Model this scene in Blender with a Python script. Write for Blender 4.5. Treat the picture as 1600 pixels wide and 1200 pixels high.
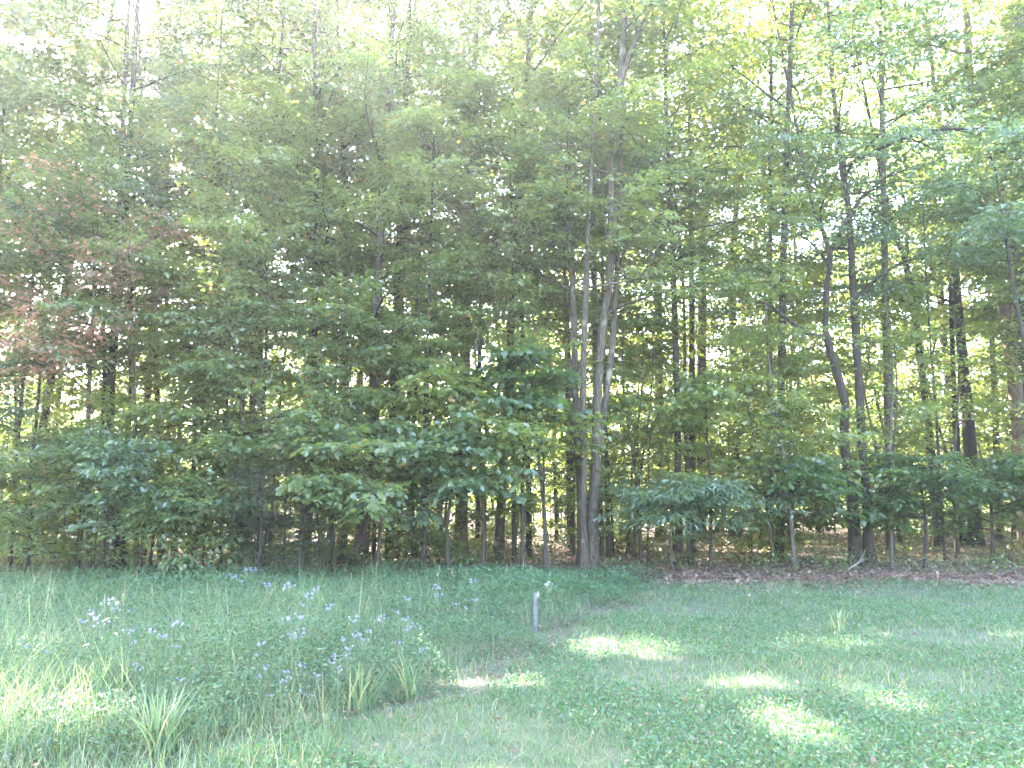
import bpy, math, random
import numpy as np
from mathutils import Vector
R = math.radians
rng = np.random.default_rng(7)
random.seed(7)
for o in list(bpy.data.objects):
    bpy.data.objects.remove(o)
scene = bpy.context.scene
COL = scene.collection

# ------------------------------------------------------------------ camera, sky, sun, exposure
CAM_H, PITCH, FPX = 1.6, R(7.3), 1256.0          # focal length in pixels of the 1600 px wide photo
cam_d = bpy.data.cameras.new('camera')
cam_d.sensor_width = 36.0
cam_d.lens = 36.0 * FPX / 1600.0
cam_d.clip_start, cam_d.clip_end = 0.05, 2000.0
cam = bpy.data.objects.new('camera', cam_d)
COL.objects.link(cam)
cam.location = (0, 0, CAM_H)
cam.rotation_euler = (R(90) + PITCH, 0, 0)
scene.camera = cam

SUN_EL, SUN_AZ = R(47), R(-36)                   # azimuth from straight ahead (+Y), negative is to the left
SUN = np.array([math.sin(SUN_AZ) * math.cos(SUN_EL), math.cos(SUN_AZ) * math.cos(SUN_EL), math.sin(SUN_EL)])
world = bpy.data.worlds.new("World")
scene.world = world
world.use_nodes = True
wn, wl = world.node_tree.nodes, world.node_tree.links
wn.clear()
sky = wn.new('ShaderNodeTexSky')
sky.sky_type = 'NISHITA'
sky.sun_disc = False
sky.sun_elevation = SUN_EL
sky.sun_rotation = SUN_AZ
sky.air_density, sky.dust_density, sky.ozone_density = 1.0, 2.5, 1.0
bg = wn.new('ShaderNodeBackground')
bg.inputs['Strength'].default_value = 0.15
wo = wn.new('ShaderNodeOutputWorld')
wl.new(sky.outputs[0], bg.inputs[0])
wl.new(bg.outputs[0], wo.inputs[0])

sun_d = bpy.data.lights.new('sun', 'SUN')
sun_d.energy = 3.6
sun_d.angle = R(0.53)
sun_d.color = (1.0, 0.95, 0.86)
sun_o = bpy.data.objects.new('sun', sun_d)
COL.objects.link(sun_o)
sun_o.location = (-20, 20, 40)
sun_o.rotation_euler = Vector(SUN.tolist()).to_track_quat('Z', 'Y').to_euler()

vs = scene.view_settings
vs.view_transform = 'Standard'
vs.look = 'None'
vs.gamma = 1.0
vs.use_curve_mapping = False
vs.exposure = 4.95
scene.render.engine = 'CYCLES'
cy = scene.cycles
cy.max_bounces, cy.diffuse_bounces, cy.glossy_bounces, cy.transmission_bounces = 8, 5, 2, 6
cy.caustics_reflective = cy.caustics_refractive = False
cy.sample_clamp_indirect = 6.0
cy.volume_bounces = 0

VEIL_HAZE = 0.0013
# ------------------------------------------------------------------ picture <-> world
CP, SP = math.cos(PITCH), math.sin(PITCH)
def ray(px, py):
    u, v = (px - 800) / FPX, (600 - py) / FPX
    return np.array([u, CP - v * SP, SP + v * CP])
def at(px, py, Y):
    d = ray(px, py)
    return np.array([0, 0, CAM_H]) + d * (Y / d[1])
def ground(px, py):
    d = ray(px, py)
    t = -CAM_H / d[2]
    return np.array([d[0] * t, d[1] * t, 0.0])

# ------------------------------------------------------------------ materials
def mat_new(name):
    m = bpy.data.materials.new(name)
    m.use_nodes = True
    m.node_tree.nodes.clear()
    return m, m.node_tree.nodes, m.node_tree.links
def ramp(n, stops):
    r = n.new('ShaderNodeValToRGB')
    el = r.color_ramp.elements
    while len(el) < len(stops):
        el.new(0.5)
    for e, (p, c) in zip(el, stops):
        e.position = p
        e.color = (*c, 1)
    return r
def leaf_mat(name, stops, trans, gloss=0.06, rough=0.40, tmix=0.54, patch=False):
    """one colour per leaf (random per island), light shines through"""
    m, n, l = mat_new(name)
    geo = n.new('ShaderNodeNewGeometry')
    oi = n.new('ShaderNodeObjectInfo')
    ad = n.new('ShaderNodeMath'); ad.operation = 'MULTIPLY_ADD'
    l.new(oi.outputs['Random'], ad.inputs[0]); ad.inputs[1].default_value = 0.18; 
    l.new(geo.outputs['Random Per Island'], ad.inputs[2])
    fr = n.new('ShaderNodeMath'); fr.operation = 'FRACT'
    l.new(ad.outputs[0], fr.inputs[0])
    src = fr.outputs[0]
    if patch:                                    # whole sprays turn colour, others stay green
        tc = n.new('ShaderNodeTexCoord'); nz = n.new('ShaderNodeTexNoise'); nz.inputs['Scale'].default_value = 1.6
        l.new(tc.outputs['Object'], nz.inputs['Vector'])
        m1 = n.new('ShaderNodeMath'); m1.operation = 'MULTIPLY_ADD'; m1.inputs[1].default_value = 3.0; m1.inputs[2].default_value = -1.4
        l.new(nz.outputs[0], m1.inputs[0])
        m3 = n.new('ShaderNodeMath'); m3.operation = 'MULTIPLY_ADD'; m3.inputs[1].default_value = .95; l.new(src, m3.inputs[0]); l.new(m1.outputs[0], m3.inputs[2])
        src = m3.outputs[0]
    rp = ramp(n, stops); l.new(src, rp.inputs[0])
    tr = n.new('ShaderNodeMixRGB'); tr.blend_type = 'MULTIPLY'; tr.inputs[0].default_value = 1
    l.new(rp.outputs[0], tr.inputs[1]); tr.inputs[2].default_value = (*trans, 1)
    df = n.new('ShaderNodeBsdfDiffuse'); l.new(rp.outputs[0], df.inputs[0])
    tl = n.new('ShaderNodeBsdfTranslucent'); l.new(tr.outputs[0], tl.inputs[0])
    mx = n.new('ShaderNodeMixShader'); mx.inputs[0].default_value = tmix
    l.new(df.outputs[0], mx.inputs[1]); l.new(tl.outputs[0], mx.inputs[2])
    gl = n.new('ShaderNodeBsdfGlossy'); gl.inputs['Roughness'].default_value = rough
    gl.inputs[0].default_value = (1, 1, 1, 1)
    lw = n.new('ShaderNodeLayerWeight'); lw.inputs[0].default_value = 0.25
    mp = n.new('ShaderNodeMath'); mp.operation = 'MULTIPLY_ADD'
    l.new(lw.outputs['Facing'], mp.inputs[0]); mp.inputs[1].default_value = gloss * 1.4; mp.inputs[2].default_value = gloss * 0.6
    m2 = n.new('ShaderNodeMixShader'); l.new(mp.outputs[0], m2.inputs[0])
    l.new(mx.outputs[0], m2.inputs[1]); l.new(gl.outputs[0], m2.inputs[2])
    out = n.new('ShaderNodeOutputMaterial'); l.new(m2.outputs[0], out.inputs[0])
    return m
G1, G2, G3, G4 = (.058, .09, .034), (.078, .118, .042), (.102, .142, .048), (.13, .15, .05)
LEAF = {
    'mid':   leaf_mat('leaf_mid_green', [(0, G1), (.4, G2), (.8, G3), (.975, G4), (.985, (.22, .12, .03))], (2.5, 2.3, 1.2)),
    'lime':  leaf_mat('leaf_yellow_green', [(0, (.085, .12, .032)), (.5, (.115, .152, .042)), (.97, (.15, .17, .05)), (.985, (.26, .15, .03))], (2.3, 2.2, 1.2)),
    'blue':  leaf_mat('leaf_blue_green', [(0, (.056, .09, .046)), (.5, (.07, .112, .056)), (1, (.095, .138, .064))], (2.2, 2.1, 1.2), gloss=.07, rough=.4),
    'deep':  leaf_mat('leaf_deep_green', [(0, (.04, .068, .024)), (.5, (.055, .09, .03)), (1, (.08, .115, .036))], (2.2, 2.4, 1.3)),
    'red':   leaf_mat('leaf_turning_red', [(0, (.075, .11, .04)), (.4, (.10, .115, .05)), (.55, (.19, .14, .07)), (.8, (.29, .15, .095)), (1, (.33, .17, .10))], (1.8, 1.6, 1.3), patch=True),
    'cedar': leaf_mat('cedar_needles', [(0, (.022, .035, .018)), (.6, (.035, .05, .025)), (1, (.06, .05, .03))], (1.0, 1.0, .8), gloss=.02, tmix=.15),
}
def bark_mat(name, dark, light, lichen, scale=1.0, lich=0.45):
    m, n, l = mat_new(name)
    tc = n.new('ShaderNodeTexCoord')
    mpg = n.new('ShaderNodeMapping'); mpg.inputs['Scale'].default_value = (22 * scale, 22 * scale, 4.2 * scale)
    l.new(tc.outputs['Object'], mpg.inputs[0])
    vo = n.new('ShaderNodeTexVoronoi'); vo.feature = 'DISTANCE_TO_EDGE'; vo.inputs['Scale'].default_value = 1.0
    ns = n.new('ShaderNodeTexNoise'); ns.inputs['Scale'].default_value = 1.6; ns.inputs['Detail'].default_value = 6
    l.new(mpg.outputs[0], vo.inputs['Vector']); l.new(mpg.outputs[0], ns.inputs['Vector'])
    mu = n.new('ShaderNodeMath'); mu.operation = 'MULTIPLY_ADD'
    l.new(vo.outputs['Distance'], mu.inputs[0]); mu.inputs[1].default_value = 0.9; l.new(ns.outputs[0], mu.inputs[2])
    rp = ramp(n, [(.35, dark), (.85, light)]); l.new(mu.outputs[0], rp.inputs[0])
    n2 = n.new('ShaderNodeTexNoise'); n2.inputs['Scale'].default_value = 3.3; n2.inputs['Detail'].default_value = 5
    l.new(tc.outputs['Object'], n2.inputs['Vector'])
    r2 = ramp(n, [(lich + .05, (0, 0, 0)), (lich + .17, (1, 1, 1))]); l.new(n2.outputs[0], r2.inputs[0])
    mc = n.new('ShaderNodeMixRGB'); l.new(r2.outputs[0], mc.inputs[0]); l.new(rp.outputs[0], mc.inputs[1])
    mc.inputs[2].default_value = (*lichen, 1)
    b = n.new('ShaderNodeBump'); b.inputs['Strength'].default_value = 0.9; b.inputs['Distance'].default_value = 0.02
    l.new(mu.outputs[0], b.inputs['Height'])
    p = n.new('ShaderNodeBsdfPrincipled'); p.inputs['Roughness'].default_value = 0.9
    l.new(mc.outputs[0], p.inputs['Base Color']); l.new(b.outputs[0], p.inputs['Normal'])
    out = n.new('ShaderNodeOutputMaterial'); l.new(p.outputs[0], out.inputs[0])
    return m
BARK = {
    'grey':  bark_mat('bark_grey', (.030, .021, .013), (.088, .066, .045), (.125, .112, .08), lich=.53),
    'pale':  bark_mat('bark_pale', (.022, .015, .009), (.085, .062, .040), (.15, .13, .09), lich=.54),
    'brown': bark_mat('bark_brown', (.015, .010, .006), (.047, .032, .020), (.068, .056, .037), lich=.58),
    'dark':  bark_mat('bark_dark', (.012, .008, .005), (.035, .025, .017), (.05, .044, .031), lich=.6),
    'tan':   bark_mat('bark_tan', (.075, .05, .031), (.18, .125, .08), (.21, .17, .12), lich=.5),
}
def flat_mat(name, stops, rough=.9, island=True, trans=None, scale=4.0):
    m, n, l = mat_new(name)
    if island:
        g = n.new('ShaderNodeNewGeometry'); src = g.outputs['Random Per Island']
    else:
        tc = n.new('ShaderNodeTexCoord'); ns = n.new('ShaderNodeTexNoise')
        ns.inputs['Scale'].default_value = scale; ns.inputs['Detail'].default_value = 8
        l.new(tc.outputs['Object'], ns.inputs['Vector']); src = ns.outputs[0]
    rp = ramp(n, stops); l.new(src, rp.inputs[0])
    df = n.new('ShaderNodeBsdfPrincipled'); df.inputs['Roughness'].default_value = rough
    l.new(rp.outputs[0], df.inputs['Base Color'])
    sh = df.outputs[0]
    if trans:
        tl = n.new('ShaderNodeBsdfTranslucent')
        tm = n.new('ShaderNodeMixRGB'); tm.blend_type = 'MULTIPLY'; tm.inputs[0].default_value = 1
        l.new(rp.outputs[0], tm.inputs[1]); tm.inputs[2].default_value = (*trans, 1); l.new(tm.outputs[0], tl.inputs[0])
        mx = n.new('ShaderNodeMixShader'); mx.inputs[0].default_value = .4
        l.new(sh, mx.inputs[1]); l.new(tl.outputs[0], mx.inputs[2]); sh = mx.outputs[0]
    out = n.new('ShaderNodeOutputMaterial'); l.new(sh, out.inputs[0])
    return m
M_LAWN = flat_mat('lawn_blades', [(0, (.04, .08, .032)), (.45, (.06, .115, .045)), (.8, (.09, .145, .055)), (.9, (.16, .15, .075)), (1, (.24, .20, .12))], .5, trans=(2.2, 2.2, 1.4))
M_CLOVER = flat_mat('lawn_clover', [(0, (.035, .08, .036)), (.5, (.055, .115, .05)), (.93, (.085, .145, .066)), (.97, (.17, .14, .08))], .45, trans=(1.8, 2.0, 1.2))
M_WEED = flat_mat('weed_leaves', [(0, (.03, .07, .034)), (.6, (.042, .092, .042)), (.93, (.065, .12, .05)), (1, (.15, .12, .06))], .5, trans=(2.0, 2.1, 1.3))
M_TALL = flat_mat('tall_grass_blades', [(0, (.07, .125, .055)), (.45, (.10, .155, .07)), (.75, (.15, .18, .09)), (.88, (.22, .21, .12)), (1, (.29, .25, .15))], .5, trans=(1.9, 1.9, 1.4))
M_LITTER = flat_mat('dead_leaves', [(0, (.07, .045, .032)), (.4, (.125, .08, .055)), (.75, (.185, .125, .09)), (1, (.27, .20, .14))], .7, trans=(1.3, 1.1, .9))
M_PETAL = flat_mat('lavender_florets', [(0, (.24, .21, .37)), (.6, (.31, .28, .44)), (1, (.42, .39, .53))], .6, trans=(1.2, 1.2, 1.2))
M_STEM = flat_mat('green_stem', [(0, (.06, .09, .04)), (1, (.10, .11, .05))], .6)
M_DEAD = flat_mat('bleached_twig', [(.3, (.20, .17, .14)), (.7, (.38, .34, .29))], .8, island=False)
M_SEED = flat_mat('pale_seed_head', [(0, (.17, .165, .085)), (1, (.25, .22, .13))], .7, trans=(1.1, 1.1, 1))

# ------------------------------------------------------------------ mesh helpers
def mesh_from(name, verts, faces_list, mat, smooth=False):
    """verts (n,3); faces_list: list of (m,k) index arrays"""
    me = bpy.data.meshes.new(name)
    verts = np.asarray(verts, dtype=np.float32)
    me.vertices.add(len(verts)); me.vertices.foreach_set('co', verts.ravel())
    faces_list = [np.asarray(f, dtype=np.int32) for f in faces_list if len(f)]
    nl = sum(f.size for f in faces_list); nf = sum(len(f) for f in faces_list)
    me.loops.add(nl); me.polygons.add(nf)
    me.loops.foreach_set('vertex_index', np.concatenate([f.ravel() for f in faces_list]))
    tot = np.concatenate([np.full(len(f), f.shape[1], np.int32) for f in faces_list])
    st = np.concatenate([[0], np.cumsum(tot)[:-1]]).astype(np.int32)
    me.polygons.foreach_set('loop_start', st)
    if smooth:
        me.polygons.foreach_set('use_smooth', np.ones(nf, dtype=bool))
    me.update(calc_edges=True)
    if mat:
        me.materials.append(mat)
    return me
def link(name, me, parent=None, kind=None, loc=(0, 0, 0)):
    o = bpy.data.objects.new(name, me)
    COL.objects.link(o)
    o.location = loc
    if parent is not None:
        o.parent = parent
    if kind:
        o['kind'] = kind
    return o
def thing(name, label, cat, loc=(0, 0, 0), group=None, rot=(0, 0, 0)):
    o = bpy.data.objects.new(name, None)
    COL.objects.link(o)
    o.empty_display_size = 0.2
    o.location = tuple(float(v) for v in loc); o.rotation_euler = rot
    o['label'] = label; o['category'] = cat
    if group: o['group'] = group
    return o
def copy_tree(o, loc, rz, sc, label=None, tilt=(0, 0)):
    c = o.copy(); COL.objects.link(c)
    c.location = loc; c.rotation_euler = (tilt[0], tilt[1], rz); c.scale = (sc, sc, sc * random.uniform(.92, 1.1))
    if label: c['label'] = label
    for ch in o.children:
        d = ch.copy(); COL.objects.link(d); d.parent = c
        for g in ch.children:
            e = g.copy(); COL.objects.link(e); e.parent = d
    return c
def norm(v):
    v = np.asarray(v, float)
    return v / (np.linalg.norm(v, axis=-1, keepdims=True) + 1e-9)
class Buf:
    def __init__(self): self.v, self.f3, self.f4, self.n = [], [], [], 0
    def add(self, v, f3=None, f4=None):
        if f3 is not None and len(f3): self.f3.append(np.asarray(f3) + self.n)
        if f4 is not None and len(f4): self.f4.append(np.asarray(f4) + self.n)
        self.v.append(np.asarray(v)); self.n += len(v)
    def mesh(self, name, mat, smooth=False, origin=(0, 0, 0)):
        v = np.concatenate(self.v) - np.asarray(origin)
        return mesh_from(name, v, [np.concatenate(x) for x in (self.f3, self.f4) if x], mat, smooth)
def smooth_line(pts, step):
    """Catmull-Rom through (x,y,z,r)"""
    P = np.asarray(pts, float)
    if len(P) == 2:
        P = np.array([P[0], P.mean(0), P[1]])
    Q = np.vstack([2 * P[0] - P[1], P, 2 * P[-1] - P[-2]])
    out = []
    for i in range(1, len(Q) - 2):
        n = max(2, int(np.linalg.norm(Q[i + 1, :3] - Q[i, :3]) / step))
        t = np.linspace(0, 1, n, endpoint=False)[:, None]
        a, b, c, d = Q[i - 1], Q[i], Q[i + 1], Q[i + 2]
        out.append(.5 * ((2 * b) + (c - a) * t + (2 * a - 5 * b + 4 * c - d) * t**2 + (3 * b - a - 3 * c + d) * t**3))
    out.append(P[-1:])
    L = np.concatenate(out); L[:, 3] = np.maximum(L[:, 3], .002)
    return L
def tube(buf, line, sides=8, rough=0.0, seed=0, flare=0.0):
    """line (n,4)"""
    P, r = line[:, :3], line[:, 3]
    n = len(P)
    T = norm(np.gradient(P, axis=0))
    ref = np.array([0.0, 1, 0]) if abs(T[0, 1]) < .8 else np.array([1.0, 0, 0])
    A = norm(np.cross(T, ref)); B = np.cross(T, A)
    th = np.arange(sides) / sides * 2 * np.pi
    rad = np.repeat(r[:, None], sides, 1)
    if rough:
        z = P[:, 2][:, None]
        rad = rad * (1 + rough * (.5 * np.sin(3 * th + seed + .7 * z) + .4 * np.sin(5 * th - seed * 2 + 1.3 * z) + .3 * np.sin(2.1 * z + seed)
                                  + .35 * np.random.default_rng(int(seed * 10) + 3).normal(size=rad.shape)))
    if flare:
        h = np.clip(1 - (P[:, 2][:, None] - P[0, 2]) / .7, 0, 1)
        rad = rad * (1 + flare * h**2 * (.7 + .5 * np.sin(4 * th + seed)))
    V = P[:, None] + rad[..., None] * (np.cos(th)[None, :, None] * A[:, None] + np.sin(th)[None, :, None] * B[:, None])
    V = V.reshape(-1, 3)
    i = np.arange(n - 1)[:, None] * sides; j = np.arange(sides)[None]; k = (j + 1) % sides
    F = np.stack([i + j, i + k, i + sides + k, i + sides + j], -1).reshape(-1, 4)
    V = np.vstack([V, P[-1:] + T[-1:] * r[-1]])
    e = (n - 1) * sides
    cap = np.stack([e + np.arange(sides), e + (np.arange(sides) + 1) % sides, np.full(sides, n * sides)], -1)
    buf.add(V, cap, F)

# leaf templates: x along the leaf, y across, z along its normal
def fan(outline, mid=(.45, 0, -.03)):
    v = np.array([mid] + outline, float)
    k = len(outline)
    f = np.array([[0, i + 1, (i + 1) % k + 1] for i in range(k)])
    return v, f
def mirror(h):
    return h + [(x, -y, z) for x, y, z in h[::-1] if y]
TEMPLATE = {
    'ovate': (np.array([(0, 0, 0), (.28, .25, .06), (.65, .23, .04), (1, 0, -.10), (.65, -.23, .04), (.28, -.25, .06)]), np.array([[0, 2, 1], [0, 3, 2], [0, 4, 3], [0, 5, 4]])),
    'lobed': fan([(0, 0, 0), (.08, .26, .04), (.30, .20, .03), (.36, .50, .0), (.55, .22, .03), (.78, .26, .0), (1, 0, -.10),
                  (.78, -.26, .0), (.55, -.22, .03), (.36, -.50, .0), (.30, -.20, .03), (.08, -.26, .04)]),
    'rhomb': (np.array([(0, 0, 0), (.45, .30, .07), (1, 0, -.08), (.45, -.30, .07)]), np.array([[0, 2, 1], [0, 3, 2]])),
    'narrow': (np.array([(0, 0, 0), (.45, .15, .04), (1, 0, -.12), (.45, -.15, .04)]), np.array([[0, 2, 1], [0, 3, 2]])),
    'needle': (np.array([(0, -.05, 0), (0, .05, 0), (1, 0, 0)]), np.array([[0, 1, 2]])),
}
class Leaves:
    def __init__(self): self.p, self.d, self.n, self.s = [], [], [], []
    def add(self, p, d, n, s):
        self.p.append(p); self.d.append(d); self.n.append(n); self.s.append(s)
    def arrays(self):
        return [np.concatenate(x) for x in (self.p, self.d, self.n, self.s)]
def leaf_mesh(name, p, d, n, s, template, mat, origin=(0, 0, 0)):
    T, F = TEMPLATE[template]
    d = norm(d); b = norm(np.cross(n, d)); n = np.cross(d, b)
    V = (p - np.asarray(origin))[:, None] + s[:, None, None] * (T[None, :, 0:1] * d[:, None] + T[None, :, 1:2] * b[:, None] + T[None, :, 2:3] * n[:, None])
    k = len(T)
    FF = (F[None] + (np.arange(len(p)) * k)[:, None, None]).reshape(-1, 3)
    return mesh_from(name, V.reshape(-1, 3), [FF], mat)

# gaps in the leaves through which the sun reaches the grass and the litter (x, y, half-axes on the ground)
GAPS = []
for px, py, a, b in [(1000, 1010, .75, .55), (1290, 1000, .75, .36), (1345, 985, .35, .25), (770, 1062, .55, .22), (1235, 1130, .24, .45),
                     (1170, 1068, .35, .2), (478, 968, .35, .6), (1595, 990, .4, .4), (1420, 1100, .3, .2),
                     (90, 1150, .7, .25), (20, 1050, .5, .3),
                     (1080, 893, 1.3, .5), (660, 893, .7, .6)]:
    g = ground(px, py); GAPS.append((g[0], g[1], a, b))
def sun_gap_mask(p):
    q = p - SUN[None] * (p[:, 2] / SUN[2])[:, None]
    wob = .18 * np.sin(q[:, 0] * 9 + 1) + .18 * np.sin(q[:, 1] * 11 + q[:, 0] * 5)
    cut = np.zeros(len(p), bool)
    for x, y, a, b in GAPS:
        cut |= ((q[:, 0] - x) / a)**2 + ((q[:, 1] - y) / b)**2 < 1.0 + wob
    return ~(cut & (rng.random(len(p)) < .97))

# ------------------------------------------------------------------ growing branches
def subspray(lv, tw, P, D, N, L, r, nt, nl, twl, size, droop=.18, flat=.45, thin=True):
    """a flat leafy spray: axis from P along D with its plane normal N"""
    s = np.linspace(.12, 1, nt) + rng.normal(0, .02, nt)
    S = norm(np.cross(N, D))
    bend = rng.normal(0, .12)
    ax = P + D * (L * s)[:, None] + S * (bend * L * s**2)[:, None]
    ax[:, 2] -= droop * L * s**2
    if thin:
        ii = [nt // 2, nt - 1]
        line = np.vstack([np.append(P, r)] + [np.append(ax[i], max(r * (1 - .8 * s[i]), .002)) for i in ii])
        tube(tw, line, 3)
    sg = np.where(np.arange(nt) % 2 == 0, 1, -1)
    a = 1.05 - .45 * s + rng.normal(0, .15, nt)
    td = D * np.cos(a)[:, None] + S * (sg * np.sin(a))[:, None] + N * rng.normal(0, .12, nt)[:, None]
    tlen = twl * (1.05 - .55 * s) * rng.uniform(.7, 1.25, nt)
    t = np.linspace(.2, 1, nl)
    lp = ax[:, None] + td[:, None] * (tlen[:, None] * t[None])[..., None]
    lp = lp + rng.normal(0, size * .16, lp.shape)
    lp[..., 2] -= (.12 * tlen[:, None] * t[None]**2)
    ts = norm(np.cross(np.broadcast_to(N, td.shape), td))
    alt = np.where(np.arange(nl) % 2 == 0, 1, -1) * .75 * (t < .95)
    ld = td[:, None] + ts[:, None] * alt[None, :, None] + rng.normal(0, .28, lp.shape)
    ld[..., 2] -= .28 + rng.random(ld.shape[:2]) * .35
    ln = N + rng.normal(0, flat, lp.shape)
    sz = size * rng.uniform(.65, 1.2, lp.shape[:2])
    lv.add(lp.reshape(-1, 3), ld.reshape(-1, 3), ln.reshape(-1, 3), sz.ravel())
def leafy_limb(lv, tw, line, size, sub, nt, nl, twl, start=.3, spread=.42, updown=.25, thin=True, droop=.18):
    """leaf sprays along a limb polyline (n,4)"""
    P = line[:, :3]
    seg = np.linalg.norm(np.diff(P, axis=0), axis=1); cum = np.concatenate([[0], np.cumsum(seg)]); L = cum[-1]
    for k in range(sub):
        s = start + (1 - start) * (k + rng.random() * .6) / sub
        x = np.array([np.interp(s * L, cum, P[:, i]) for i in range(3)])
        x2 = np.array([np.interp(min(1, s + .06) * L, cum, P[:, i]) for i in range(3)])
        x1 = np.array([np.interp(max(0, s - .06) * L, cum, P[:, i]) for i in range(3)])
        T = norm(x2 - x1)
        N = norm(np.array([0, 0, 1.0]) - T * T[2]) if abs(T[2]) < .92 else norm(np.array([rng.normal(), rng.normal(), .3]))
        S = np.cross(N, T)
        a = (1 if k % 2 else -1) * rng.uniform(.55, 1.15) * (1.1 - .5 * s)
        D = norm(T * math.cos(a) + S * math.sin(a) + N * rng.normal(.02, updown))
        if D[2] > .5: D = norm(D * np.array([1, 1, .5]))
        if D[2] < -.45: D = norm(D * np.array([1, 1, .4]))
        Nn = norm(np.array([0, 0, 1.0]) - D * D[2] + rng.normal(0, .12, 3))
        sl = L * spread * (1.15 - .6 * s) * rng.uniform(.7, 1.2)
        sl = min(max(sl, .35), 1.5)
        subspray(lv, tw, x, D, Nn, sl, max(.004, line[-1, 3]), max(4, int(nt * sl)), nl, twl, size, thin=thin, droop=droop)
    T = norm(P[-1] - P[-2])
    Dn = norm(T * np.array([1, 1, .6]))
    subspray(lv, tw, P[-1], Dn, norm(np.array([0, 0, 1.0]) - Dn * Dn[2]), min(1.0, max(.4, L * .3)), .006, max(4, int(nt * .8)), nl, twl, size, thin=thin, droop=droop)
def limb_line(P, az, el, L, r, n=7, rise=0.0):
    """polyline that starts at elevation el and levels off; az from +X"""
    pts = [np.append(P, r)]
    p = np.array(P, float); e = el; a = az
    for i in range(n - 1):
        d = np.array([math.cos(a) * math.cos(e), math.sin(a) * math.cos(e), math.sin(e)])
        p = p + d * L / (n - 1)
        pts.append(np.append(p, r * (1 - .86 * (i + 1) / (n - 1))))
        e += (rise - e) * .22 + rng.normal(0, .09); a += rng.normal(0, .14)
    return np.array(pts)
def interp_line(line, z):
    """trunk point at height z"""
    i = np.searchsorted(line[:, 2], z)
    i = min(max(i, 1), len(line) - 1)
    t = (z - line[i - 1, 2]) / (line[i, 2] - line[i - 1, 2] + 1e-9)
    return line[i - 1] * (1 - t) + line[i] * min(1, t)

N_TRI = [0]
def crown_parts(root, base, lv, tw, template, mat, tmat, gap=True, single=None, hi=None):
    p, d, n, s = lv.arrays()
    if gap:
        k = sun_gap_mask(p); p, d, n, s = p[k], d[k], n[k], s[k]
    if hi is not None:                            # above the picture: cheaper, larger leaves
        up = p[:, 2] > hi
        keep = ~up | (rng.random(len(p)) < .24)
        p, d, n, s, up = p[keep], d[keep], n[keep], s[keep], up[keep]
        s[up] *= 1.75
        groups = [(~up, template), (up, 'rhomb')]
    else:
        groups = [(np.ones(len(p), bool), template)]
    if single:
        T, F = TEMPLATE[template]
        me = mesh_from('leaf', T, [F], mat)
        vis = np.argsort(-s + p[:, 1] * .05)[:single]
        dd = norm(d); bb = norm(np.cross(n, dd)); nn = np.cross(dd, bb)
        from mathutils import Matrix
        for i in vis:
            o = link('leaf', me, root)
            M = Matrix(((dd[i, 0], bb[i, 0], nn[i, 0], 0), (dd[i, 1], bb[i, 1], nn[i, 1], 0), (dd[i, 2], bb[i, 2], nn[i, 2], 0), (0, 0, 0, 1)))
            o.matrix_basis = Matrix.Translation((p[i] - base).tolist()) @ M @ Matrix.Scale(float(s[i]), 4)
        m = np.ones(len(p), bool); m[vis] = False
        groups = [(g & m, t) for g, t in groups]
    for g, t in groups:
        if g.sum() > 3:
            me = leaf_mesh('crown', p[g], d[g], n[g], s[g], t, mat, base)
            N_TRI[0] += len(me.polygons)
            link('crown', me, root, 'stuff')
    if tw.n:
        me = tw.mesh('twigs', tmat, origin=base); N_TRI[0] += len(me.polygons)
        link('twigs', me, root, 'stuff')

def stem_line(pts, Y, H, ground_base=True, dY=0.0):
    """pixel polyline (x, y, width) bottom to top at depth Y -> (n,4), continued upward to height H"""
    out = []
    if H and H > 14: H = H + 4
    for i, (x, y, w) in enumerate(pts):
        y_ = Y + dY * i / max(1, len(pts) - 1)
        q = at(x, y, y_)
        out.append([q[0], q[1], q[2], w / 2 / FPX * y_])
    if ground_base:
        out[0][2] = -.05
    if H and out[-1][2] < H:
        a, b = np.array(out[-2]), np.array(out[-1])
        sl = (b - a)[:2] / max(.2, (b - a)[2])
        sl = np.clip(sl, -.12, .12)
        top = H - b[2]
        for t in (.33, .66, 1):
            out.append([b[0] + sl[0] * top * t + rng.normal(0, .06), b[1] + sl[1] * top * t, b[2] + top * t, b[3] * (1 - .85 * t)])
    return smooth_line(out, .35)

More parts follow.
